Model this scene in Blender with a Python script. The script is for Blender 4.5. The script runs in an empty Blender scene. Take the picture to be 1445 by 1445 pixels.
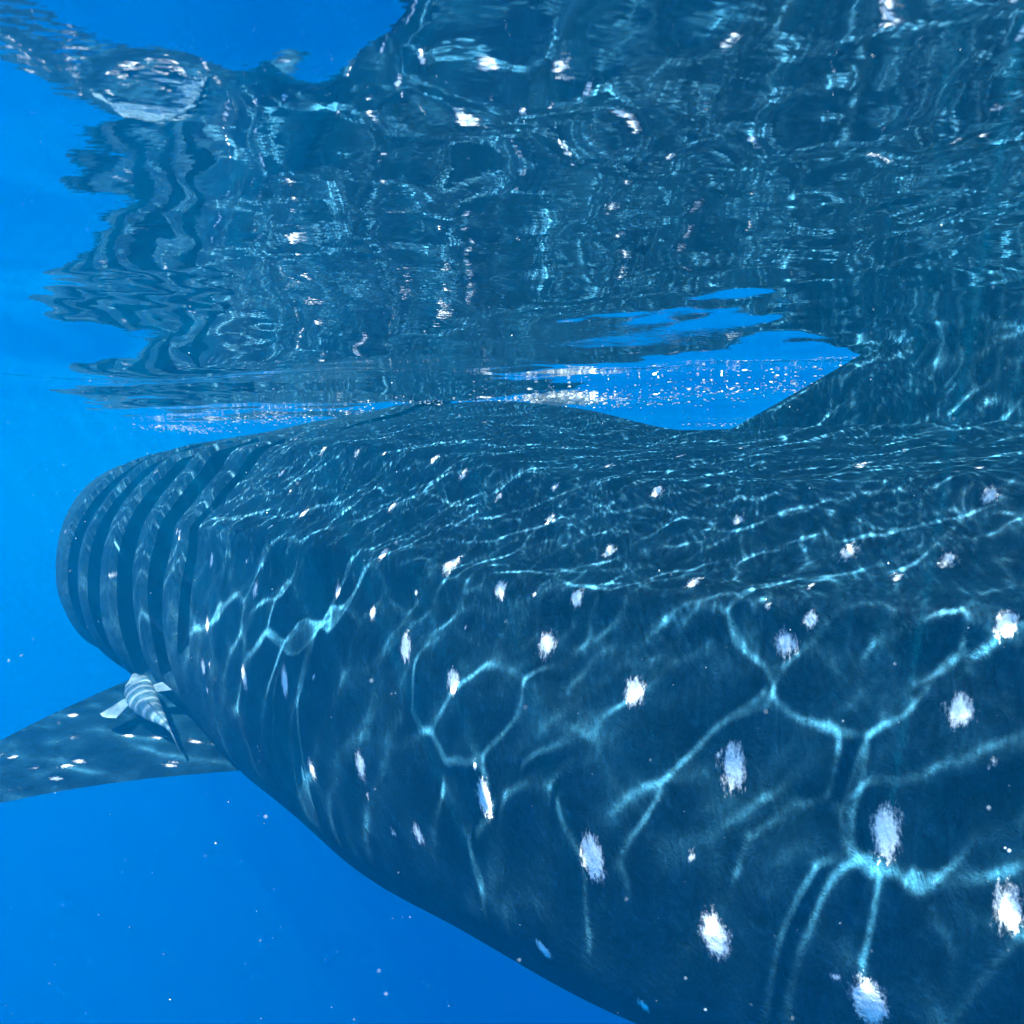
import bpy, bmesh, math, random
import numpy as np
from mathutils import Vector

# ================================================================ camera, sky, sun, exposure
scene = bpy.context.scene
C = scene.collection
CAM_Z = -0.50; WATER_Z = -0.10                   # the diver's camera hangs 0.4 m under the surface
cam_d = bpy.data.cameras.new('camera'); cam = bpy.data.objects.new('camera', cam_d); C.objects.link(cam)
cam.location = (0, 0, CAM_Z); cam.rotation_euler = (math.radians(90 - 1.6), 0, 0)
cam_d.sensor_width = 36; cam_d.lens = 36 * 1134 / 1445; cam_d.clip_start = 0.02; cam_d.clip_end = 600
cam_d.dof.use_dof = True; cam_d.dof.focus_distance = 2.3; cam_d.dof.aperture_fstop = 6.3
scene.camera = cam

SUN_EL = math.radians(54); SUN_AZ = math.atan2(-0.30, -0.95)     # azimuth as atan2(x, y): high behind the diver's back
SUN_DIR = Vector((math.cos(SUN_EL) * math.sin(SUN_AZ), math.cos(SUN_EL) * math.cos(SUN_AZ), math.sin(SUN_EL)))
world = bpy.data.worlds.new('World'); scene.world = world; world.use_nodes = True
wn = world.node_tree; bg = wn.nodes['Background']; sky = wn.nodes.new('ShaderNodeTexSky')
sky.sky_type = 'NISHITA'; sky.sun_disc = False; sky.sun_elevation = SUN_EL; sky.sun_rotation = SUN_AZ
wn.links.new(sky.outputs[0], bg.inputs[0]); bg.inputs[1].default_value = 0.10
sun_d = bpy.data.lights.new('sun', 'SUN'); sun_d.energy = 5.0; sun_d.angle = math.radians(0.4); sun_d.color = (1.0, 0.97, 0.92)
sun = bpy.data.objects.new('sun', sun_d); C.objects.link(sun)
sun.rotation_euler = (-SUN_DIR).to_track_quat('-Z', 'Y').to_euler(); sun.location = (-3, -3, 8)
scene.view_settings.view_transform = 'Standard'; scene.view_settings.look = 'None'
scene.view_settings.exposure = 1.24; scene.view_settings.gamma = 1.0; scene.view_settings.use_curve_mapping = False
cy = scene.cycles
cy.max_bounces = 8; cy.diffuse_bounces = 2; cy.glossy_bounces = 3; cy.transmission_bounces = 4; cy.volume_bounces = 3; cy.transparent_max_bounces = 12
cy.sample_clamp_indirect = 3.0; cy.caustics_reflective = True; cy.use_denoising = True
cy.use_adaptive_sampling = True; cy.adaptive_threshold = 0.035

# ================================================================ helpers
def mat(name):
    m = bpy.data.materials.new(name); m.use_nodes = True
    nt = m.node_tree; nt.nodes.clear()
    return m, nt, nt.nodes.new('ShaderNodeOutputMaterial')
def node(nt, kind, **kw):
    n = nt.nodes.new('ShaderNode' + kind)
    for k, v in kw.items():
        if k.startswith('_'): setattr(n, k[1:], v)
        else: n.inputs[k.replace('_', ' ')].default_value = v
    return n
def math_n(nt, op, a, b=None, c=None, clamp=False):
    n = nt.nodes.new('ShaderNodeMath'); n.operation = op; n.use_clamp = clamp
    for i, x in enumerate((a, b, c)):
        if x is None: continue
        if isinstance(x, (int, float)): n.inputs[i].default_value = x
        else: nt.links.new(x, n.inputs[i])
    return n.outputs[0]
def ramp(nt, x, lo, hi):
    n = nt.nodes.new('ShaderNodeMapRange'); n.interpolation_type = 'SMOOTHSTEP'
    nt.links.new(x, n.inputs['Value']); n.inputs['From Min'].default_value = lo; n.inputs['From Max'].default_value = hi
    return n.outputs['Result']
def mix_c(nt, f, a, b, blend='MIX'):
    n = nt.nodes.new('ShaderNodeMix'); n.data_type = 'RGBA'; n.blend_type = blend
    for i, x in ((0, f), (6, a), (7, b)):
        if isinstance(x, (int, float)): n.inputs[i].default_value = x
        elif isinstance(x, tuple): n.inputs[i].default_value = x
        else: nt.links.new(x, n.inputs[i])
    return n.outputs[2]
def noise(nt, vec, scale, detail=3.0, rough=0.5, dist=0.0, out='Fac', dim='3D'):
    n = nt.nodes.new('ShaderNodeTexNoise'); n.noise_dimensions = dim; n.inputs['Scale'].default_value = scale; n.inputs['Detail'].default_value = detail
    n.inputs['Roughness'].default_value = rough; n.inputs['Distortion'].default_value = dist
    if vec is not None: nt.links.new(vec, n.inputs['Vector'])
    return n.outputs[out]
def link_obj(name, me, m=None, parent=None):
    o = bpy.data.objects.new(name, me); C.objects.link(o)
    if m: me.materials.append(m)
    if parent: o.parent = parent
    return o
def tag(o, label=None, cat=None, group=None, kind=None):
    for k, v in (('label', label), ('category', cat), ('group', group), ('kind', kind)):
        if v: o[k] = v
    return o
def grid_mesh(name, P, close_u=False, close_v=False, smooth_shade=True):
    """P: (n, m, 3) array -> quad grid"""
    n, m = P.shape[:2]
    I = np.arange(n * m).reshape(n, m)
    if close_v: I = np.concatenate([I, I[:, :1]], 1)
    if close_u: I = np.concatenate([I, I[:1]], 0)
    q = np.stack([I[:-1, :-1], I[1:, :-1], I[1:, 1:], I[:-1, 1:]], -1).reshape(-1, 4)
    me = bpy.data.meshes.new(name)
    me.vertices.add(n * m); me.vertices.foreach_set('co', P.reshape(-1).astype(np.float32))
    me.loops.add(q.size); me.loops.foreach_set('vertex_index', q.reshape(-1).astype(np.int32))
    me.polygons.add(len(q)); me.polygons.foreach_set('loop_start', np.arange(0, q.size, 4, dtype=np.int32))
    me.polygons.foreach_set('use_smooth', np.full(len(q), smooth_shade))
    me.update(calc_edges=True); me.validate()
    return me
def vattr(me, name, vals):
    a = me.attributes.new(name, 'FLOAT', 'POINT'); a.data.foreach_set('value', np.asarray(vals, np.float32).reshape(-1))
# ---------------------------------------------------------------- shark shape (numpy only)
def smooth(a, b, x):
    t = np.clip((np.asarray(x, float) - a) / (b - a), 0, 1); return t * t * (3 - 2 * t)
def pchip(xs, ys, x):
    """monotone-ish cubic through the station table"""
    xs = np.asarray(xs, float); ys = np.asarray(ys, float); x = np.asarray(x, float)
    h = np.diff(xs); d = np.diff(ys) / h
    m = np.zeros_like(ys); m[0] = d[0]; m[-1] = d[-1]
    for i in range(1, len(xs) - 1):
        if d[i - 1] * d[i] > 0:
            w1 = 2 * h[i] + h[i - 1]; w2 = h[i] + 2 * h[i - 1]
            m[i] = (w1 + w2) / (w1 / d[i - 1] + w2 / d[i])
    k = np.clip(np.searchsorted(xs, x) - 1, 0, len(xs) - 2)
    t = np.clip((x - xs[k]) / h[k], 0, 1)
    h00 = 2 * t**3 - 3 * t**2 + 1; h10 = t**3 - 2 * t**2 + t; h01 = -2 * t**3 + 3 * t**2; h11 = t**3 - t**2
    return h00 * ys[k] + h10 * h[k] * m[k] + h01 * ys[k + 1] + h11 * h[k] * m[k + 1]
SL = 11.6                                                        # snout to tail root, metres
#        s     half-width  top z   bottom z  widest z
ST = np.array([
    [1.10,  0.25, -0.92, -1.24, -1.10],
    [1.20,  0.38, -0.74, -1.38, -1.08],
    [1.60,  0.56, -0.46, -1.50, -1.06],
    [2.10,  0.74, -0.28, -1.58, -1.03],
    [2.60,  0.90, -0.22, -1.66, -1.02],
    [3.10,  0.94, -0.19, -1.76, -1.02],
    [3.80,  0.92, -0.165, -1.92, -1.04],
    [4.60,  0.90, -0.155, -2.14, -1.07],
    [5.20,  0.90, -0.17, -2.20, -1.09],
    [5.90,  0.885, -0.25, -2.18, -1.08],
    [6.45,  0.86, -0.355, -2.13, -1.06],
    [7.00,  0.80, -0.38, -2.05, -1.02],
    [8.40,  0.60, -0.37, -1.66, -0.94],
    [9.80,  0.38, -0.42, -1.25, -0.82],
    [11.0,  0.20, -0.50, -0.98, -0.74],
    [11.6,  0.12, -0.55, -0.90, -0.72]])
SPINE_S = 6.0; SPINE0 = np.array([0.30, 2.93])
HD = np.array([[-1, 136], [1.3, 136], [2.4, 139], [3.2, 139], [4.6, 131], [6.0, 131], [7.5, 136], [12, 142]])   # plan heading of the bending body
_ss = np.arange(-1, 12.5, 0.01); _hd = np.radians(pchip(HD[:, 0], HD[:, 1], _ss))
_k = np.ones(61) / 61; _hd = np.convolve(np.pad(_hd, 30, mode='edge'), _k, mode='valid')
_px = -np.cumsum(np.cos(_hd)) * 0.01; _py = -np.cumsum(np.sin(_hd)) * 0.01
_px += SPINE0[0] - np.interp(SPINE_S, _ss, _px); _py += SPINE0[1] - np.interp(SPINE_S, _ss, _py)
def spine(s):
    """plan position, forward unit, camera-side unit"""
    X = np.interp(s, _ss, _px); Y = np.interp(s, _ss, _py); h = np.interp(s, _ss, _hd)
    return X, Y, np.cos(h), np.sin(h), -np.sin(h), np.cos(h)
GILLS = [2.58, 3.00, 3.42, 3.84, 4.24]           # rear edge of each flap (s)
GDEPTH = [0.12, 0.13, 0.13, 0.12, 0.09]; GWIDTH = [0.23, 0.26, 0.26, 0.24, 0.15]
def gill_env(i, th):
    top = [74, 76, 74, 70, 66][i]; bot = [-52, -46, -38, -28, -14][i]
    d = np.degrees(th)
    return smooth(top, top - 22, d) * smooth(bot, bot + 16, d)
def gill_shift(th):                               # slits bow forward at mid height
    d = np.degrees(th); return ((d - 5) / 50.0) ** 2 * np.where(d > 5, 0.19, -0.08)
def section(s, th):
    """s, th arrays -> world xyz. th 0 = camera side, +90 top, 180 far side, -90 belly"""
    s = np.asarray(s, float); th = np.asarray(th, float)
    a = pchip(ST[:, 0], ST[:, 1], s); zt = pchip(ST[:, 0], ST[:, 2], s); zb = pchip(ST[:, 0], ST[:, 3], s); zc = pchip(ST[:, 0], ST[:, 4], s)
    c, sn = np.cos(th), np.sin(th)
    ex = 0.92 - 0.16 * smooth(4.8, 3.6, s) * (sn > 0)
    lat = np.sign(c) * np.abs(c) ** ex * a
    z = np.where(sn >= 0, zc + (zt - zc) * np.abs(sn) ** 0.95, zc - (zc - zb) * np.abs(sn) ** 0.95)
    # longitudinal ridges of the back and flank
    deg = np.degrees(np.arctan2(sn, np.abs(c)))
    env = smooth(2.6, 3.8, s) * smooth(11, 8.5, s)
    r = 0.035 * np.exp(-((deg - 52) / 5.0) ** 2) + 0.045 * np.exp(-((deg - 24) / 5.0) ** 2) * smooth(3.4, 4.8, s) + 0.05 * np.exp(-((deg - 88) / 5) ** 2)
    r = r * env
    # shallow hollow behind the gills and soft muscle undulation
    r = r - 0.05 * np.exp(-((s - 2.75) / 0.28) ** 2) * smooth(-60, -10, deg) * smooth(70, 30, deg)
    r = r + 0.008 * np.sin(5.1 * s + 2.2 * np.sin(th * 3)) * env
    # gill flaps: each rises slowly to its rear edge and drops
    for i, g in enumerate(GILLS):
        e = gill_env(i, th)
        x = s - g
        W = GWIDTH[i]
        groove = smooth(0.0, 0.006, x) * smooth(W, W - 0.05, x)                     # steep front wall, sloping rear lip
        flap = np.exp(-((x + 0.03) / 0.08) ** 2) * (x <= 0.0)
        r = r + e * (0.018 * flap - GDEPTH[i] * groove)
    X, Y, fx, fy, nx, ny = spine(s)
    lat2 = lat + np.sign(c) * np.abs(c) * r
    z = z + r * sn
    return np.stack([X + nx * lat2, Y + ny * lat2, z], -1)
F = 1134.0; PITCH = math.radians(-1.6)
def project(P):
    P = np.asarray(P, float); x, y, z = P[..., 0], P[..., 1], P[..., 2] - CAM_Z
    cy, sy = math.cos(PITCH), math.sin(PITCH)
    d = y * cy + z * sy; u = -y * sy + z * cy
    return 722.5 + F * x / d, 722.5 - F * u / d, d

# ================================================================ materials
# ---- the sea surface: a mirror beyond the critical angle, clear within it; a net of sunlight lines is painted into its transparency
def water_material():
    m, nt, out = mat('water_surface')
    L = nt.links
    tc = node(nt, 'TexCoord'); pos = tc.outputs['Object']
    def warp(vec, scale, amt, off):
        a = node(nt, 'VectorMath', _operation='ADD'); L.new(vec, a.inputs[0]); a.inputs[1].default_value = off
        nz = noise(nt, a.outputs[0], scale, 1.0, 0.5, 0.0, 'Color', '2D')
        s = node(nt, 'VectorMath', _operation='SUBTRACT'); L.new(nz, s.inputs[0]); s.inputs[1].default_value = (0.5, 0.5, 0.5)
        k = node(nt, 'VectorMath', _operation='SCALE'); L.new(s.outputs[0], k.inputs[0]); k.inputs['Scale'].default_value = amt
        r = node(nt, 'VectorMath', _operation='ADD'); L.new(vec, r.inputs[0]); L.new(k.outputs[0], r.inputs[1])
        return r.outputs[0]
    def flat(vec, sx, sy, rot):
        mp = node(nt, 'Mapping'); L.new(vec, mp.inputs['Vector'])
        mp.inputs['Scale'].default_value = (sx, sy, 0.0); mp.inputs['Rotation'].default_value = (0, 0, rot); return mp.outputs[0]
    # precomputed caustics painted into the transparent colour, brighter where sunlight would gather
    caustic_map = node(nt, 'Attribute', _attribute_name='caustic_map').outputs['Fac']
    near = node(nt, 'Attribute', _attribute_name='shallow_mask').outputs['Fac']      # where the shark lies shallow; makes the painted caustics finer
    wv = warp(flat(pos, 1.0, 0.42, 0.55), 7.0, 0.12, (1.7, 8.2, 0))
    fleck = noise(nt, wv, 84.0, 1.0, 0.5, dim='2D')                            # noise painted in as fine flecks of gathered sunlight
    fleck = math_n(nt, 'POWER', math_n(nt, 'MULTIPLY', fleck, 1.75), math_n(nt, 'MULTIPLY_ADD', near, 3.0, 3.0))
    gain = math_n(nt, 'MULTIPLY', caustic_map, math_n(nt, 'MULTIPLY_ADD', caustic_map, math_n(nt, 'MULTIPLY_ADD', near, -0.98, 1.18), math_n(nt, 'MULTIPLY_ADD', near, 0.45, 0.10)))
    tot = math_n(nt, 'MULTIPLY', gain, math_n(nt, 'MULTIPLY_ADD', fleck, math_n(nt, 'MULTIPLY_ADD', near, 0.80, 0.15), math_n(nt, 'MULTIPLY_ADD', near, -0.62, 0.80)))
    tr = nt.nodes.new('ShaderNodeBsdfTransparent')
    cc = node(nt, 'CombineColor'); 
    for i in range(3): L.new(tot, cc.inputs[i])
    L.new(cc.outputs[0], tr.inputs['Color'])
    # capillary ripples
    h2 = noise(nt, flat(pos, 1.0, 2.2, -0.3), 42.0, 1.0, 0.5, 0.0, dim='2D')
    patch = node(nt, 'Attribute', _attribute_name='cat_paw').outputs['Fac']
    hh = math_n(nt, 'MULTIPLY', h2, math_n(nt, 'MULTIPLY_ADD', patch, 0.0006, 0.0001))
    bp = nt.nodes.new('ShaderNodeBump'); bp.inputs['Strength'].default_value = 1.0; bp.inputs['Distance'].default_value = 1.0
    L.new(hh, bp.inputs['Height'])
    gl = nt.nodes.new('ShaderNodeBsdfGlossy'); gl.inputs['Roughness'].default_value = 0.0; gl.inputs['Color'].default_value = (0.97, 0.98, 1.0, 1)
    L.new(bp.outputs[0], gl.inputs['Normal'])
    fr = nt.nodes.new('ShaderNodeFresnel'); fr.inputs['IOR'].default_value = 1.333
    L.new(bp.outputs[0], fr.inputs['Normal'])
    mx = nt.nodes.new('ShaderNodeMixShader'); L.new(fr.outputs[0], mx.inputs[0]); L.new(tr.outputs[0], mx.inputs[1]); L.new(gl.outputs[0], mx.inputs[2])
    L.new(mx.outputs[0], out.inputs['Surface'])
    return m

def skin_material(name, base=(0.0035, 0.0215, 0.036), spot=(0.80, 0.93, 0.92)):
    m, nt, out = mat(name); L = nt.links
    pos = node(nt, 'TexCoord').outputs['Object']
    att = node(nt, 'Attribute', _attribute_name='spot').outputs['Fac']
    pale = node(nt, 'Attribute', _attribute_name='pale').outputs['Fac']
    st = node(nt, 'Mapping'); L.new(pos, st.inputs['Vector']); st.inputs['Scale'].default_value = (1, 1, 0.38)
    rag = noise(nt, st.outputs[0], 110.0, 5.0, 0.75)
    e = math_n(nt, 'ADD', att, math_n(nt, 'MULTIPLY_ADD', rag, 1.3, -0.65))
    sm = ramp(nt, e, 0.10, 0.52); sm = math_n(nt, 'MULTIPLY', sm, math_n(nt, 'GREATER_THAN', att, 0.01))
    grain = noise(nt, pos, 160.0, 3.0, 0.7)
    mott = noise(nt, pos, 7.0, 5.0, 0.62, 0.6)
    b1 = mix_c(nt, ramp(nt, mott, 0.3, 0.72), tuple(x * 0.62 for x in base) + (1,), tuple(x * 1.5 for x in base) + (1,))
    b1 = mix_c(nt, math_n(nt, 'MULTIPLY', ramp(nt, noise(nt, pos, 34.0, 3.0, 0.6), 0.58, 0.74), 0.5), b1, tuple(min(1, x * 3.0) for x in base) + (1,))
    streak = noise(nt, st.outputs[0], 26.0, 5.0, 0.7, 1.2)                # faint vertical streaks and scratches
    b1 = mix_c(nt, math_n(nt, 'MULTIPLY', ramp(nt, streak, 0.54, 0.78), 0.55), b1, (0.016, 0.075, 0.10, 1))
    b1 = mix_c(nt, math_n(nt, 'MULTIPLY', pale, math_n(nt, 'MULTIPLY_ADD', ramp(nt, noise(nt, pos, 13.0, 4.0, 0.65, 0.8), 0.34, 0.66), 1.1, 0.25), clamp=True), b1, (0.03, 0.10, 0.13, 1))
    b1 = mix_c(nt, 1.0, b1, mix_c(nt, ramp(nt, rag, 0.34, 0.70), (0.66, 0.66, 0.66, 1), (1.42, 1.42, 1.42, 1)), 'MULTIPLY')       # denticle grain
    sp = mix_c(nt, ramp(nt, grain, 0.35, 0.65), tuple(x * 0.75 for x in spot) + (1,), spot + (1,))
    col = mix_c(nt, sm, b1, sp)
    p = nt.nodes.new('ShaderNodeBsdfPrincipled'); L.new(col, p.inputs['Base Color'])
    p.inputs['Roughness'].default_value = 0.62; p.inputs['Specular IOR Level'].default_value = 0.04
    hgt = math_n(nt, 'ADD', math_n(nt, 'MULTIPLY', grain, 0.0015), math_n(nt, 'MULTIPLY', mott, 0.012)); hgt = math_n(nt, 'ADD', hgt, math_n(nt, 'MULTIPLY', streak, 0.010))
    bp = nt.nodes.new('ShaderNodeBump'); bp.inputs['Distance'].default_value = 1.0; bp.inputs['Strength'].default_value = 0.9
    L.new(hgt, bp.inputs['Height']); L.new(bp.outputs[0], p.inputs['Normal'])
    L.new(p.outputs[0], out.inputs['Surface'])
    return m
def plain_material(name, c1, c2, scale=30.0, rough=0.6, bump=0.002, spec=0.1):
    m, nt, out = mat(name); L = nt.links
    pos = node(nt, 'TexCoord').outputs['Object']; nz = noise(nt, pos, scale, 4.0, 0.6)
    p = nt.nodes.new('ShaderNodeBsdfPrincipled'); L.new(mix_c(nt, ramp(nt, nz, 0.3, 0.7), c1 + (1,), c2 + (1,)), p.inputs['Base Color'])
    p.inputs['Roughness'].default_value = rough; p.inputs['Specular IOR Level'].default_value = spec
    bp = nt.nodes.new('ShaderNodeBump'); bp.inputs['Distance'].default_value = bump; L.new(nz, bp.inputs['Height']); L.new(bp.outputs[0], p.inputs['Normal'])
    L.new(p.outputs[0], out.inputs['Surface']); return m
def caustic_bands(name, axis):
    m, nt, out = mat(name); L = nt.links
    pos = node(nt, 'TexCoord').outputs['Object']
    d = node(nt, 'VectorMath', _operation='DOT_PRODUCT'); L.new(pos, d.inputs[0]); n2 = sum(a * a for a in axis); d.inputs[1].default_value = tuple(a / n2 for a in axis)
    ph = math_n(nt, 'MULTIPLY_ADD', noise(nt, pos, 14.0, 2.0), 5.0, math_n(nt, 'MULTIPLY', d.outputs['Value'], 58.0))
    band = ramp(nt, math_n(nt, 'SINE', ph), 0.1, 0.9)  # stripes of caustic light painted into the remora's skin colour
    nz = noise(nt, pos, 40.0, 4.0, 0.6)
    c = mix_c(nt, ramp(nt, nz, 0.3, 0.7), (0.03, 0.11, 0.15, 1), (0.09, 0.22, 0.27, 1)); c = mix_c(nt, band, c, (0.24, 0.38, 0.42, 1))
    p = nt.nodes.new('ShaderNodeBsdfPrincipled'); L.new(c, p.inputs['Base Color']); p.inputs['Roughness'].default_value = 0.5; p.inputs['Specular IOR Level'].default_value = 0.1
    L.new(p.outputs[0], out.inputs['Surface']); return m
WAVES = ((0.36, 0.36, 0.052), (0.16, 0.30, 0.026))                # wavelength, bandwidth, rms slope
RIPPLES = ((0.11, 0.35, 0.045), (0.055, 0.25, 0.022))
LONG_WAVES = ((2.6, 0.008, 5), (1.3, 0.0036, 7)); REFR = 1.15; MIRROR_H = 0.30; CREST_W = 0.017; CREST_A = 1.0
SWELL = ((1.1, 0.35, 0.050), (0.40, 0.30, 0.022), (0.13, 0.30, 0.006))
M_WATER = water_material()
M_SKIN = skin_material('shark_skin'); M_FIN = skin_material('fin_skin', (0.004, 0.027, 0.044))
M_GILL = plain_material('gill_lining', (0.0008, 0.0025, 0.006), (0.0015, 0.005, 0.011), spec=0.0, rough=0.9)
M_MOUTH = plain_material('mouth_lining', (0.01, 0.012, 0.015), (0.03, 0.03, 0.035))
M_EYE = plain_material('eye', (0.01, 0.01, 0.01), (0.03, 0.03, 0.03), 60, 0.15)
M_REMFIN = plain_material('remora_fin', (0.12, 0.25, 0.29), (0.22, 0.36, 0.40), 40.0, 0.5)
M_REMDISC = plain_material('remora_disc', (0.14, 0.22, 0.25), (0.3, 0.38, 0.4), 40.0, 0.6)
M_SNOW = plain_material('plankton', (0.45, 0.62, 0.66), (0.6, 0.78, 0.8), 10.0)
M_FOAM, nt, out = mat('air_bubble')                              # froth lets daylight through
_d = node(nt, 'BsdfDiffuse', Color=(0.85, 0.95, 0.96, 1)); _t = node(nt, 'BsdfTranslucent', Color=(0.85, 0.95, 0.96, 1)); _m = node(nt, 'MixShader', Fac=0.6)
nt.links.new(_d.outputs[0], _m.inputs[1]); nt.links.new(_t.outputs[0], _m.inputs[2]); nt.links.new(_m.outputs[0], out.inputs['Surface'])

# pectoral fin: root lead, root trail, tip
PA, PB, PT = (-2.13, 4.42, -1.56), (-1.10, 3.72, -1.80), (-2.58, 3.32, -1.83)
# ================================================================ sea surface
rng = np.random.default_rng(11)
CELL = 0.005; NX, NY = 900, 1000; RX0, RY0 = -3.0, 0.15           # finely rippled patch of sea over the shark
fxs = RX0 + CELL * np.arange(NX); fys = RY0 + CELL * np.arange(NY)
# short waves from a random-phase spectrum
kx = 2 * np.pi * np.fft.fftfreq(NX, CELL)[:, None]; ky = 2 * np.pi * np.fft.fftfreq(NY, CELL)[None, :]
kk = np.hypot(kx, ky); kk[0, 0] = 1e-6; lam = 2 * np.pi / kk
def band(l0, w): return np.exp(-(np.log(lam / l0) / w) ** 2)
ang = np.arctan2(ky, kx); spread = 0.30 + 0.70 * np.abs(np.sin(ang + 0.25)) ** 3
def field(parts, seed, wind=True):
    r = np.random.default_rng(seed); H = np.zeros((NX, NY))
    for l0, w, slope in parts:
        S = np.fft.ifft2(np.fft.fft2(r.normal(size=(NX, NY))) * band(l0, w) * (spread if wind else 0.35 + 0.65 * np.abs(np.cos(ang - 0.3)) ** 2) / kk).real
        gx_, gy_ = np.gradient(S, CELL); H += S * slope / math.sqrt((gx_ ** 2 + gy_ ** 2).mean())
    return H
H = field(WAVES, 8); HS = field(RIPPLES, 6)
win_ = smooth(0, 0.5, fxs - fxs[0])[:, None] * smooth(0, 0.5, fxs[-1] - fxs)[:, None] * smooth(0, 0.5, fys - fys[0])[None] * smooth(0, 0.5, fys[-1] - fys)[None]
# depth of whatever the sun reaches below each patch
Dm = np.full((NX // 4, NY // 4), 9.0)
def see(Pq):
    t = (WATER_Z - Pq[..., 2]) / SUN_DIR.z; ok = t > 0.01
    i = ((Pq[..., 0] + SUN_DIR.x * t - RX0) / (4 * CELL)).astype(int); j = ((Pq[..., 1] + SUN_DIR.y * t - RY0) / (4 * CELL)).astype(int)
    ok &= (i >= 0) & (i < NX // 4) & (j >= 0) & (j < NY // 4); np.minimum.at(Dm, (i[ok], j[ok]), (WATER_Z - Pq[..., 2])[ok])
_s, _t = np.meshgrid(np.arange(1.2, 10, 0.012), np.radians(np.arange(-70, 200, 0.8)), indexing='ij'); see(section(_s, _t))
_a, _b = np.meshgrid(np.linspace(0, 1, 160), np.linspace(0, 1, 160), indexing='ij'); _pa, _pb, _pt = (np.array(q) for q in (PA, PB, PT))
see(_pa + _a[..., None] * (_pt - _pa) + (_b * (1 - 0.7 * _a))[..., None] * (_pb - _pa))
Dm = np.where(Dm > 8, 0.06, Dm)
D = np.repeat(np.repeat(Dm, 4, 0), 4, 1)
for _ in range(5):
    for ax_ in (0, 1): D = (np.roll(D, 4, ax_) + np.roll(D, -4, ax_) + 2 * D) / 4
# hand-placed wavelets, added to put bright lines into the pattern over the near flank
CAUSTIC_CRESTS = [
    [(-0.465, 1.616), (-0.503, 1.545), (-0.47, 1.425), (-0.388, 1.316), (-0.331, 1.248)], [(-0.331, 1.248), (-0.336, 1.207), (-0.39, 1.223)],
    [(-0.46, 1.326), (-0.42, 1.237), (-0.43, 1.158)], [(-0.331, 1.248), (-0.271, 1.283), (-0.177, 1.304), (-0.043, 1.336), (0.053, 1.355)],
    [(-0.265, 1.18), (-0.153, 1.106)], [(-0.212, 1.178), (-0.141, 1.155), (-0.089, 1.163), (-0.018, 1.156), (0.057, 1.155)],
    [(0.378, 1.317), (0.322, 1.187), (0.291, 1.155), (0.299, 1.084), (0.326, 1.019), (0.374, 0.951), (0.454, 0.882)],
    [(0.305, 1.019), (0.204, 1.001), (0.096, 0.992), (0.03, 0.931), (-0.029, 0.903)], [(0.394, 0.918), (0.379, 0.834)],
    [(0.454, 0.882), (0.428, 0.829), (0.42, 0.766), (0.4, 0.727), (0.405, 0.658), (0.406, 0.593), (0.38, 0.55)],
    [(0.413, 0.778), (0.379, 0.834), (0.326, 0.827), (0.232, 0.815), (0.204, 0.777)], [(0.392, 0.732), (0.323, 0.735), (0.275, 0.678), (0.22, 0.629)],
    [(0.392, 0.732), (0.347, 0.707), (0.3, 0.649), (0.246, 0.609)], [(0.648, 0.722), (0.566, 0.755), (0.471, 0.771), (0.435, 0.784)],
    [(0.519, 0.977), (0.584, 0.981), (0.635, 0.963), (0.702, 0.87)], [(-0.003, 1.469), (0.058, 1.384), (0.091, 1.36), (0.203, 1.393)],
    [(0.513, 1.487), (0.487, 1.315), (0.49, 1.205)], [(0.454, 0.882), (0.539, 0.881), (0.621, 0.907)], [(-0.132, 0.904), (-0.125, 0.973), (-0.14, 1.076)],
    [(0.636, 0.684), (0.578, 0.691), (0.523, 0.665), (0.478, 0.632)], [(0.495, 0.561), (0.567, 0.547), (0.604, 0.547)],
    [(-0.914, 2.131), (-1.037, 2.079), (-1.16, 2.046)], [(-0.921, 1.979), (-1.003, 1.893), (-1.052, 1.841)]]
HC = np.zeros((NX, NY)); GXX = fxs[:, None] + 0 * H; GYY = fys[None] + 0 * H
wob = field(((0.16, 0.3, 1.0),), 9); wob *= 0.010 / wob.std()
for n_, line in enumerate(CAUSTIC_CRESTS):
    dist = np.full(H.shape, 9.0)
    for (x0, y0), (x1, y1) in zip(line[:-1], line[1:]):
        L2 = (x1 - x0) ** 2 + (y1 - y0) ** 2
        t = np.clip(((GXX + wob - x0) * (x1 - x0) + (GYY - wob - y0) * (y1 - y0)) / L2, 0, 1)
        dist = np.minimum(dist, np.hypot(GXX + wob - x0 - t * (x1 - x0), GYY - wob - y0 - t * (y1 - y0)))
    sg_ = CREST_W * (0.8 + 0.5 * ((n_ * 7) % 5) / 4)
    HC = np.minimum(HC, -sg_ ** 2 / (REFR * 0.72) * CREST_A * np.exp(-0.5 * (dist / sg_) ** 2))
for cx_, cy_, sg_ in ((-0.331, 1.243, 0.045), (0.415, 0.760, 0.045), (0.322, 1.015, 0.035), (0.378, 0.555, 0.05), (0.40, 0.925, 0.03), (0.05, 1.39, 0.03), (-1.02, 2.085, 0.03)):   # round swells added to put bright knots where lines meet
    HC -= 0.9 * (0.7 * sg_) ** 2 / (REFR * 0.72) * np.exp(-0.5 * ((GXX + wob - cx_) ** 2 + (GYY - wob - cy_) ** 2) / sg_ ** 2)
H = H * (1 - 0.68 * smooth(1.0, 0.6, np.hypot((GXX + 0.2) / 1.25, (GYY - 1.2) / 1.0))) + HC
H *= 1 - 0.8 * smooth(-1.1, -1.8, GXX); HS *= 1 - 0.4 * smooth(-1.1, -1.9, GXX)      # damped over head and fin to weaken the painted lines
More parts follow.
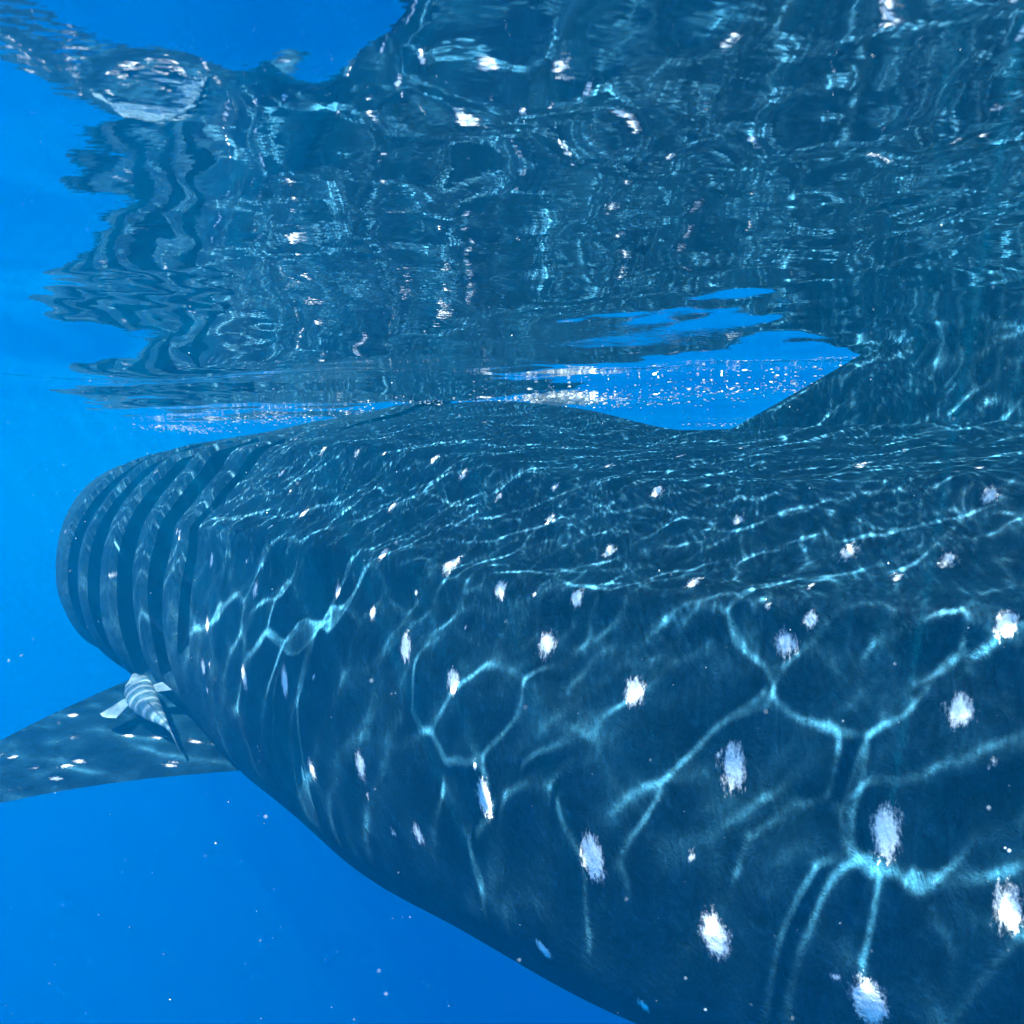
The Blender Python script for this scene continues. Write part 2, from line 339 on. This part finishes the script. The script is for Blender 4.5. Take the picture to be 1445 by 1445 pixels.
# follow sunlight through the ripples down to that depth and count where it gathers
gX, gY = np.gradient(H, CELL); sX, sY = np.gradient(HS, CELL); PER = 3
near_ = np.minimum(D, 0.30) * (0.22 * smooth(1.5, 1.0, D) + 0.78 * smooth(0.95, 0.35, D))                                      # ripples draw lines close under the surface and blur out below
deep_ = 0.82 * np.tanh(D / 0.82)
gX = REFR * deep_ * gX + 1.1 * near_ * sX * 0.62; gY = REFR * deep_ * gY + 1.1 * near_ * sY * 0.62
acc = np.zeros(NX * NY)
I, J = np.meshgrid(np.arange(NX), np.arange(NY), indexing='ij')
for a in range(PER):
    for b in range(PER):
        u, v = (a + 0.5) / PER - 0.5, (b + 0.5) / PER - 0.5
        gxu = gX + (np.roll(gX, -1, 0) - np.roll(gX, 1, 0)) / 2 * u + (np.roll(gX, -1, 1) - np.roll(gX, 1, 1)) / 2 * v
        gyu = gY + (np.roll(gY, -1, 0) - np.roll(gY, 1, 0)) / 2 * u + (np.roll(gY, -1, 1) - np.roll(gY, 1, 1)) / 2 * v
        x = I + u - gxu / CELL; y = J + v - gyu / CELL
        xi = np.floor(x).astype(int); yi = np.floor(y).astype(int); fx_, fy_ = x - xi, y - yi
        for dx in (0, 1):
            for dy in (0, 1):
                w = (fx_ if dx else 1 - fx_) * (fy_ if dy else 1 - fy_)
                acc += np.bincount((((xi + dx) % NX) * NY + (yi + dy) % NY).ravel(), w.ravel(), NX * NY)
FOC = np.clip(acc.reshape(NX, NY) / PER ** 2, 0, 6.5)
FOC = 1 + (FOC - 1) * win_
# the sheet: fine rows over the near flank, wider ones over the rest of the patch and out to the far sea
def rows(lo, a, b_, hi, far_lo, far_hi):
    c = list(np.arange(a, b_, CELL)); st = CELL
    up = [c[-1]]; dn = [c[0]]
    while up[-1] < far_hi: st = min(st * 1.1, 0.009) if up[-1] < hi else st * 1.10; up.append(up[-1] + st)
    st = CELL
    while dn[-1] > far_lo: st = min(st * 1.1, 0.009) if dn[-1] > lo else st * 1.10; dn.append(dn[-1] - st)
    return np.array(dn[:0:-1] + c + up[1:])
gx = rows(fxs[0], -1.15, 0.85, fxs[-1], -70, 70); gy = rows(fys[0], 0.45, 2.2, fys[-1], -40, 90)
WX, WY = np.meshgrid(gx, gy, indexing='ij')
SPC = np.maximum(np.gradient(gx)[:, None] + 0 * WY, np.gradient(gy)[None, :] + 0 * WX)
WZ = np.zeros_like(WX)
for lam_, amp, n in LONG_WAVES:
    for k in range(n):
        l = lam_ * rng.uniform(0.75, 1.3); a = rng.normal(1.25, 0.75); ph = rng.uniform(0, 2 * math.pi)
        WZ += amp * rng.uniform(0.6, 1.3) * smooth(l * 0.45, l * 0.22, SPC) * np.sin(2 * math.pi / l * (WX * math.cos(a) + WY * math.sin(a)) + ph)
def sample(A, out):
    u = (gx - RX0) / CELL; v = (gy - RY0) / CELL
    iu = np.clip(np.floor(u).astype(int), 0, NX - 2); iv = np.clip(np.floor(v).astype(int), 0, NY - 2)
    fu = np.clip(u - iu, 0, 1)[:, None]; fv = np.clip(v - iv, 0, 1)[None]
    Q = A[iu][:, iv] * (1 - fu) * (1 - fv) + A[iu + 1][:, iv] * fu * (1 - fv) + A[iu][:, iv + 1] * (1 - fu) * fv + A[iu + 1][:, iv + 1] * fu * fv
    ins = ((u >= 0) & (u <= NX - 1))[:, None] & ((v >= 0) & (v <= NY - 1))[None]
    return np.where(ins, Q, out)
WZ += sample((H * MIRROR_H + field(SWELL, 12) + HS * 0.07 + field(((0.17, 0.35, 0.020), (0.075, 0.3, 0.008)), 21, False)) * win_, 0.0)
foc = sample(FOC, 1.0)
WZ += WATER_Z - 0.010 * np.exp(-((WX - 0.95) ** 2 + (WY - 2.3) ** 2) / 0.40 ** 2)        # trough where the dorsal fin cuts the surface
paw = 0 * WX
for k in range(9):
    a = rng.uniform(0, 6.28); l = rng.uniform(0.7, 2.2); paw += np.sin(6.28 / l * (WX * math.cos(a) + WY * math.sin(a)) + rng.uniform(0, 6.28))
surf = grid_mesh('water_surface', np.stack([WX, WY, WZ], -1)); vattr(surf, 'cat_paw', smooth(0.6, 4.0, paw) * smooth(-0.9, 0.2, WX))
vattr(surf, 'shallow_mask', sample(smooth(1.0, 0.35, D) * win_, 0.0)); vattr(surf, 'caustic_map', foc)
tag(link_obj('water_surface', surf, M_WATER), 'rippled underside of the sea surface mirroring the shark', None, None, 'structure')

# ================================================================ whale shark
shark = bpy.data.objects.new('whale_shark', None); C.objects.link(shark)
tag(shark, 'huge dark blue whale shark with white spots swimming just under the surface', 'shark')
bx_, by_, *_ = spine(6.0)
# everything below is modelled in place; the Empty sits at the world origin so that parts keep their coordinates
edges = sorted([g for g in GILLS] + [g + 0.006 for g in GILLS])
sv = np.concatenate([np.arange(1.10, 2.2, 0.03), np.arange(2.2, 4.6, 0.01), np.arange(4.6, 8.2, 0.01), np.arange(8.2, 11.61, 0.05)])
sv = np.array([x for x in sv if min(abs(x - e) for e in edges) > 0.004]); sv = np.sort(np.concatenate([sv, edges]))
tv = np.radians(np.concatenate([np.arange(-100, 112, 0.75), np.arange(112, 260, 3.0)]))
S_, T_ = np.meshgrid(sv, tv, indexing='ij')
gm = smooth(1.9, 2.4, S_) * smooth(4.9, 4.5, S_)
Tw = np.where(T_ > math.pi, T_ - 2 * math.pi, T_); Td = np.where(np.abs(Tw) > math.pi / 2, np.sign(Tw) * math.pi - Tw, Tw)
P = section(S_, T_)
# slits bow: shift along the body in the gill region
X0, Y0, fx, fy, nx_, ny_ = spine(S_)
bow = gill_shift(Td) * gm
P[..., 0] -= fx * bow; P[..., 1] -= fy * bow
bm_body = grid_mesh('body', P, close_v=True)
# white spots: (station along the body, degrees up the flank, half height in metres)
SPOTS = [(6.08,8,0.038),(6.59,14,0.034),(6.83,7,0.032),(7.05,-2,0.032),(6.72,-16,0.051),(6.99,-23,0.047),(7.32,-6,0.034),(7.27,-28,0.051),(7.14,18,0.026),(7.43,10,0.026),(6.93,28,0.018),(7.21,36,0.022),(7.12,65,0.016),(6.67,35,0.020),(6.44,23,0.023),(6.23,26,0.026),(5.66,16,0.022),(5.08,12,0.027),(4.97,-7,0.041),(5.81,-14,0.036),(6.05,-23,0.029),(5.47,-19,0.030),(6.30,4,0.030),(6.67,23,0.021),(5.84,51,0.018),(6.03,48,0.015),(5.78,37,0.02),(5.25,32,0.022),(6.39,-12,0.041),(5.37,50,0.018),(5.93,25,0.018),(5.89,13,0.022),(6.72,50,0.016),(6.44,42,0.014),(7.19,22,0.015),(7.38,35,0.018),(5.12,50,0.017),(4.87,43,0.018),(4.58,16,0.024),(6.44,-39,0.028),(7.42,48,0.018),(7.50,-12,0.032),(4.59,0,0.024),(4.53,-10,0.024),(6.73,-43,0.024),(6.95,44,0.015),(6.22,45,0.014),(6.46,61,0.013),(7.49,23,0.02),(3.64,40,0.022),(4.20,21,0.022),(3.62,13,0.02),(3.87,0,0.02),(5.36,-4,0.034)]
r2 = random.Random(4)
for k in range(34):                                            # small pale flecks between the named ones, and the tail and far side
    SPOTS.append((r2.uniform(4.4, 7.6), r2.uniform(-35, 80), r2.uniform(0.005, 0.011)))
for k in range(26): SPOTS.append((7.65 + 0.13 * k + r2.uniform(-.03, .03), r2.uniform(-30, 70), r2.uniform(0.02, 0.036)))
for i in range(24):
    for j in range(7): SPOTS.append((2.2 + 0.32 * i + r2.uniform(-.08, .08), 95 + 16 * j + r2.uniform(-5, 5), r2.uniform(0.02, 0.034)))
for k in range(40): SPOTS.append((r2.uniform(1.3, 4.4), r2.uniform(5, 170), r2.uniform(0.008, 0.016)))
spot = np.zeros(S_.shape); Tdeg = np.degrees(T_)
rad_eff = 0.5 * (pchip(ST[:, 0], ST[:, 1], S_) + 0.5 * (pchip(ST[:, 0], ST[:, 2], S_) - pchip(ST[:, 0], ST[:, 3], S_)))
for s0, d0, r in SPOTS:
    i0, i1 = np.searchsorted(sv, (s0 - 0.2, s0 + 0.2)); i1 = max(i1, i0 + 1)
    r = min(r, 0.030 + 0.5 * (r - 0.030)) if r > 0.030 else r
    rg, rs = r * 1.6, r * 0.95
    q = np.sqrt(((S_[i0:i1] - s0) / rs) ** 2 + (np.radians(Tdeg[i0:i1] - d0) * rad_eff[i0:i1] / rg) ** 2)
    spot[i0:i1] = np.maximum(spot[i0:i1], np.clip(1 - q, 0, 1) * (0.62 + 0.38 * math.sin(s0 * 91.7 + d0 * 3.1) ** 2))
vattr(bm_body, 'spot', spot)
dg = np.where(Tdeg > 180, Tdeg - 360, Tdeg)
dg = np.where(np.abs(dg) > 90, np.sign(dg) * 180 - dg, dg)
vattr(bm_body, 'pale', np.clip(smooth(-52, -80, dg) * 0.8 + 0.42 * smooth(5.4, 4.1, S_), 0, 1))  # pale belly, plus head and gill skin lightened in place of sunlight
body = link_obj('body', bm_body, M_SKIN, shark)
# snout and tail ends closed by fans
for idx, nm in ((0, 'snout'), (-1, 'tail_stump')):
    ring = P[idx]; cen = ring.mean(0); f = np.array([fx[idx, 0], fy[idx, 0], 0]) * (0.10 if idx == 0 else -0.05)
    R = np.stack([ring + (cen - ring) * t + f * math.sin(t * math.pi / 2) for t in np.linspace(0, 1, 7)], 0)
    if idx: R = R[:, ::-1]
    me = grid_mesh(nm, R[::-1], close_v=True); vattr(me, 'spot', np.zeros(len(me.vertices))); vattr(me, 'pale', np.zeros(len(me.vertices)))
    link_obj(nm, me, M_SKIN, shark)
# gill linings: the dark wall behind each flap edge, on both flanks
for side in (0, 1):
    for i, g in enumerate(GILLS):
        tt = np.radians(np.arange(-60, 72, 1.0)); e = gill_env(i, tt); tt = tt[e > 0.12]
        cols = []; ev = e[e > 0.12]
        for x in (0.0015, 0.004, 0.0075, 0.03, 0.06, 0.10, GWIDTH[i] - 0.06, GWIDTH[i] - 0.045, GWIDTH[i] - 0.03, GWIDTH[i] - 0.018):
            th = tt if side == 0 else math.pi - tt
            xs = np.full(len(tt), min(x, 0.006)) if x < 0.007 else 0.007 + (x - 0.007) * smooth(0.05, 0.75, ev)
            p = section(g + xs, th)
            X, Y, ffx, ffy, nnx, nny = spine(g + xs); b_ = gill_shift(tt) * smooth(1.9, 2.4, g) * smooth(4.9, 4.5, g)
            sg = 1 if side == 0 else -1
            off = 0.004
            p[:, 0] += -ffx * (b_ + off) + sg * nnx * off; p[:, 1] += -ffy * (b_ + off) + sg * nny * off
            cols.append(p)
        A = np.stack(cols, 0)
        if side: A = A[:, ::-1]
        link_obj('gill_slit', grid_mesh('gill_slit', A), M_GILL, shark)

def fin(name, root_a, root_b, tip, tipw, thick, bow_lead=0.0, bow_trail=0.0, n=44, m=40, spots=0, seed=1, inward=0.12, mt=None, camber=0.0):
    """fin between a root chord (lead point a, trail point b) and a tip, lens-shaped in section"""
    a, b, t = (np.array(q, float) for q in (root_a, root_b, tip))
    ch = b - a; sp = t - a; nrm = np.cross(ch, sp); nrm /= np.linalg.norm(nrm)
    tip_tr = t + ch / np.linalg.norm(ch) * tipw
    u = np.linspace(-inward, 1, n)
    prof = np.linspace(0, 1, m)
    up = []; at = []
    rr = random.Random(seed); SPT = [(rr.uniform(0.05, 0.95), rr.uniform(0.12, 0.9), rr.uniform(0.010, 0.022)) for _ in range(spots)]
    L1 = np.linalg.norm(sp); C1 = np.linalg.norm(ch)
    rows = []
    for k, uu in enumerate(u):
        f = np.clip(uu, 0, 1)
        le = a + sp * uu + bow_lead * math.sin(math.pi * f) * (-ch / C1)
        te = b + (tip_tr - b) * uu + bow_trail * math.sin(math.pi * f) * (-ch / C1)
        rnd = 1 - max(0, (f - 0.88) / 0.12) ** 2
        mid = 0.5 * (le + te); le = mid + (le - mid) * max(rnd, 0.03); te = mid + (te - mid) * max(rnd, 0.03)
        th = thick * (1 - 0.75 * f) * max(rnd, 0.05)
        c = 0.5 - 0.5 * np.cos(np.pi * prof)
        half = th * (1.9 * np.sqrt(c) * (1 - c) + 0.02 * (1 - c)) * 0.9
        base = le[None] + (te - le)[None] * c[:, None] + nrm[None] * camber * math.sin(math.pi * f * 0.5) * f
        top = base + nrm[None] * half[:, None]; bot = base - nrm[None] * half[:, None]
        rows.append(np.concatenate([top, bot[::-1][1:-1]], 0))
        cc = np.concatenate([c, c[::-1][1:-1]])
        v = np.zeros(len(cc))
        for (su, sc, r) in SPT: v = np.maximum(v, np.clip(1 - np.hypot((uu - su) * L1 / r, (cc - sc) * C1 * (1 - 0.5 * f) / (r * 1.6)), 0, 1))
        at.append(v)
    me = grid_mesh(name, np.stack(rows, 0), close_v=True)
    vattr(me, 'spot', np.stack(at, 0)); vattr(me, 'pale', np.zeros(len(me.vertices)))
    return link_obj(name, me, mt or M_FIN, shark)
# pectoral fins
fin('pectoral_fin', PA, PB, PT, 0.20, 0.055, 0.06, 0.10, 60, 60, 24, 3, 0.25, None, -0.02)
def mirror(p):                                                  # across the body's own midplane
    k = int(np.argmin((_px - p[0]) ** 2 + (_py - p[1]) ** 2)); h = _hd[k]; n_ = np.array([-math.sin(h), math.cos(h)])
    d = (p[0] - _px[k]) * n_[0] + (p[1] - _py[k]) * n_[1]; return (p[0] - 2 * d * n_[0], p[1] - 2 * d * n_[1], p[2])
fin('pectoral_fin', mirror(PA), mirror(PB), mirror(PT), 0.30, 0.055, 0.06, 0.10, 40, 36, 30, 5, 0.25)
# fins of the midline
def mid_pt(s, z): x, y, *_ = spine(s); return (float(x), float(y), z)
fin('dorsal_fin', mid_pt(6.20, -0.47), mid_pt(8.15, -0.40), mid_pt(7.90, 0.42), 0.30, 0.13, -0.13, 0.16, 70, 80, 0, 7, 0.10)
fin('second_dorsal_fin', mid_pt(9.25, -0.40), mid_pt(9.8, -0.43), mid_pt(9.75, 0.0), 0.1, 0.04, 0.02, 0.06, 24, 24, 8, 8, 0.15)
fin('anal_fin', mid_pt(9.5, -1.26), mid_pt(9.95, -1.17), mid_pt(9.95, -1.58), 0.08, 0.04, 0.02, 0.05, 24, 24, 5, 9, 0.15)
fin('tail_fin', mid_pt(11.2, -0.58), mid_pt(11.75, -0.74), mid_pt(12.4, 0.55), 0.14, 0.06, 0.08, 0.18, 40, 30, 20, 10, 0.05)
fin('tail_fin', mid_pt(11.25, -0.92), mid_pt(11.75, -0.72), mid_pt(12.05, -1.62), 0.12, 0.06, 0.06, 0.12, 34, 26, 12, 11, 0.05)
# mouth and eyes at the front of the broad head
X, Y, ffx, ffy, nnx, nny = (float(q) for q in spine(1.10))
mp = []
for k in np.linspace(-1, 1, 25):
    row = []
    for z in np.linspace(-1, 1, 7):
        r_ = math.sqrt(max(0, 1 - k * k))
        row.append((X + nnx * 0.24 * k + ffx * (0.098 * r_ + 0.012), Y + nny * 0.24 * k + ffy * (0.098 * r_ + 0.012), -1.12 + z * 0.05 * r_))
    mp.append(row)
link_obj('mouth', grid_mesh('mouth', np.array(mp)), M_MOUTH, shark)
def ball(name, cen, r, m, parent=None, seg=16):
    a = np.linspace(0, math.pi, seg // 2 + 1); b = np.linspace(0, 2 * math.pi, seg, endpoint=False)
    A, B = np.meshgrid(a, b, indexing='ij')
    Pq = np.stack([np.sin(A) * np.cos(B), np.sin(A) * np.sin(B), np.cos(A)], -1) * r + np.array(cen)
    return link_obj(name, grid_mesh(name, Pq, close_v=True), m, parent)
for th in (0.0, math.pi): ball('eye', section(1.27, th) , 0.035, M_EYE, shark)

# ================================================================ remora riding over the pectoral fin
REM_H = np.array((-1.93, 4.08, -1.465)); REM_T = np.array((-1.60, 3.70, -1.630))
M_REM = caustic_bands('remora_skin', tuple(REM_T - REM_H))
rem = bpy.data.objects.new('remora', None); C.objects.link(rem)
tag(rem, 'small pale remora fish with painted caustic light bands riding just above the left pectoral fin', 'fish')
ax = REM_T - REM_H; RL = np.linalg.norm(ax); ax /= RL
upv = np.array((0.05, -0.75, 1.0)); upv -= ax * upv.dot(ax); upv /= np.linalg.norm(upv); sd = np.cross(ax, upv)
def rp(t, x, z): return REM_H + ax * (t * RL) + sd * (x * RL + 0.030 * RL * math.sin(t * 5.0 - 0.4)) + upv * (z * RL)
RS = np.array([[0, .040, .014], [.03, .085, .034], [.10, .112, .056], [.20, .128, .084], [.32, .132, .105], [.48, .116, .104], [.64, .084, .080], [.80, .046, .050], [.92, .018, .026], [1.0, .012, .022]])
rows = []
for t in np.linspace(0, 1, 70):
    w = float(pchip(RS[:, 0], RS[:, 1], t)); h = float(pchip(RS[:, 0], RS[:, 2], t))
    rows.append([rp(t, w * math.cos(q), h * math.sin(q) * (1.0 if math.sin(q) > 0 else 0.85)) for q in np.linspace(0, 2 * math.pi, 36, endpoint=False)])
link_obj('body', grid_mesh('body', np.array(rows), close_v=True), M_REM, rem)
def blade(name, pts_root, pts_tip, thick, m, parent, n=14):
    A = np.array(pts_root); B = np.array(pts_tip); G = np.stack([A + (B - A) * f for f in np.linspace(0, 1, n)], 0)
    nr = np.cross(A[-1] - A[0], B[len(B) // 2] - A[len(A) // 2]); nr /= np.linalg.norm(nr)
    tk = thick * np.sin(np.linspace(0.06, math.pi - 0.06, G.shape[1]))[None, :, None] * np.linspace(1, 0.25, n)[:, None, None]
    return link_obj(name, grid_mesh(name, np.concatenate([G + nr * tk, (G - nr * tk)[:, ::-1]], 1), close_v=True), m, parent)
for sg in (-1, 1):
    root = [rp(t, sg * 0.115, 0.005) for t in np.linspace(0.24, 0.36, 8)]
    tip = [rp(0.33 + 0.17 * q, sg * (0.36 - 0.10 * q + 0.03 * math.sin(q * 3)), 0.03) for q in np.linspace(0, 1, 8)]
    blade('pectoral_fin', root, tip, 0.006, M_REMFIN, rem)
blade('dorsal_fin', [rp(t, 0, 0.055) for t in np.linspace(0.52, 0.88, 12)], [rp(t + 0.05, 0.0, 0.13 - 0.075 * (t - 0.52) / 0.36 + 0.006 * math.sin(60 * t)) for t in np.linspace(0.54, 0.88, 12)], 0.005, M_REMFIN, rem)
blade('anal_fin', [rp(t, 0, -0.05) for t in np.linspace(0.55, 0.88, 12)], [rp(t + 0.05, 0.0, -0.12 + 0.07 * (t - 0.55) / 0.33) for t in np.linspace(0.57, 0.88, 12)], 0.005, M_REMFIN, rem)
blade('tail_fin', [rp(0.985, 0, z) for z in np.linspace(-0.022, 0.022, 11)], [rp(1.20 - 0.05 * math.cos(z * 1.57), 0.0, 0.10 * z) for z in np.linspace(-1, 1, 11)], 0.004, M_REMFIN, rem)
dr = []
for t in np.linspace(-1, 1, 15):
    w = 0.058 * math.sqrt(max(0.01, 1 - t * t)); zt = 0.052 + 0.018 * (t + 1) / 2 + 0.012
    dr.append([rp(0.115 + 0.10 * t, w * x, zt - 0.018 * x * x) for x in np.linspace(-1, 1, 9)])
disc = link_obj('suction_disc', grid_mesh('suction_disc', np.array(dr)), M_REMDISC, rem)
for k in range(9):
    t = -0.8 + 0.2 * k; w = 0.05 * math.sqrt(1 - t * t); zt = 0.052 + 0.018 * (t + 1) / 2 + 0.016
    G = np.array([[rp(0.115 + 0.10 * t + q, w * x, zt - 0.018 * x * x + (0.006 if 0 < i < 3 else -0.004)) for x in np.linspace(-1, 1, 7)] for i, q in enumerate((-.006, -.004, .004, .006))])
    link_obj('disc_ridge', grid_mesh('disc_ridge', G), M_REMFIN, disc)
for sg in (-1, 1): ball('eye', rp(0.07, sg * 0.072, 0.0), 0.006, M_EYE, rem, 12)

# ================================================================ drifting plankton and the bubbles along the back
def specks(name, centers, radii, m, stretch=None):
    bm = bmesh.new(); bmesh.ops.create_icosphere(bm, subdivisions=1, radius=1.0)
    v0 = np.array([v.co[:] for v in bm.verts]); f0 = np.array([[v.index for v in f.verts] for f in bm.faces]); bm.free()
    n = len(centers); st = np.ones((n, 3)) if stretch is None else stretch
    V = (v0[None] * radii[:, None, None] * st[:, None, :] + centers[:, None, :]).reshape(-1, 3)
    Fq = (f0[None] + (np.arange(n) * len(v0))[:, None, None]).reshape(-1, 3)
    me = bpy.data.meshes.new(name); me.vertices.add(len(V)); me.vertices.foreach_set('co', V.reshape(-1).astype(np.float32))
    me.loops.add(Fq.size); me.loops.foreach_set('vertex_index', Fq.reshape(-1).astype(np.int32))
    me.polygons.add(len(Fq)); me.polygons.foreach_set('loop_start', np.arange(0, Fq.size, 3, dtype=np.int32)); me.polygons.foreach_set('use_smooth', np.ones(len(Fq), bool))
    me.update(calc_edges=True); return link_obj(name, me, m)
N = 900
yy = rng.uniform(0.55, 5.0, N) ** 1.0; cen = np.stack([rng.uniform(-0.75, 0.75, N) * yy, yy, CAM_Z + rng.uniform(-0.72, 0.62, N) * yy], -1)
cen = cen[cen[:, 2] < WATER_Z - 0.03]; rad = 0.0006 * np.exp(rng.normal(0, 0.45, len(cen))) * (0.6 + 0.35 * cen[:, 1])
tag(specks('plankton', cen, rad, M_SNOW, rng.uniform(0.6, 1.5, (len(cen), 3))), 'tiny white plankton specks drifting through the blue water', 'plankton', None, 'stuff')
bc, br, bs = [], [], []
for (cx, cyy, lx, ly, n) in ((-2.05, 4.95, 0.16, 0.25, 260), (-1.35, 4.4, 0.4, 0.25, 240), (-0.5, 3.9, 0.5, 0.25, 160), (0.22, 3.42, 0.12, 0.09, 520), (0.05, 3.5, 0.45, 0.12, 220), (0.6, 3.3, 0.5, 0.4, 220), (1.25, 4.7, 0.22, 0.012, 60), (1.0, 3.0, 0.3, 0.3, 130), (1.15, 2.5, 0.3, 0.3, 90)):
    x = cx + rng.normal(0, lx, n) * 0.6; y = cyy + rng.normal(0, ly, n) * 0.6
    bc.append(np.stack([x, y, WATER_Z - 0.012 - np.abs(rng.normal(0, 0.012, n))], -1)); br.append((0.0042 if lx < 0.13 else 0.0019) * np.exp(np.clip(rng.normal(0, 0.4, n), -1, 0.6))); bs.append(np.stack([rng.uniform(1, 3.5, n), rng.uniform(0.8, 1.6, n), rng.uniform(0.5, 1, n)], -1))
tag(specks('air_bubbles', np.concatenate(bc), np.concatenate(br), M_FOAM, np.concatenate(bs)), 'bright white air bubbles trapped under the surface along the back', 'bubbles', None, 'stuff')

# ================================================================ the blue water itself
hm, nt, out = mat('blue_water')
pv = nt.nodes.new('ShaderNodeVolumePrincipled')
pv.inputs['Color'].default_value = (0.0, 0.50, 0.92, 1); pv.inputs['Density'].default_value = 0.096; pv.inputs['Anisotropy'].default_value = 0.42
pv.inputs['Absorption Color'].default_value = (0.0, 0.0, 0.0, 1)
nt.links.new(pv.outputs[0], out.inputs['Volume'])
bm = bmesh.new(); bmesh.ops.create_cube(bm, size=1.0)
for v in bm.verts: v.co = (v.co.x * 136, 25 + v.co.y * 126, -29.5 + v.co.z * 61)
me = bpy.data.meshes.new('haze'); bm.to_mesh(me); bm.free()
tag(link_obj('haze', me, hm), 'clear blue sea water fading to bright blue', None, None, 'stuff')
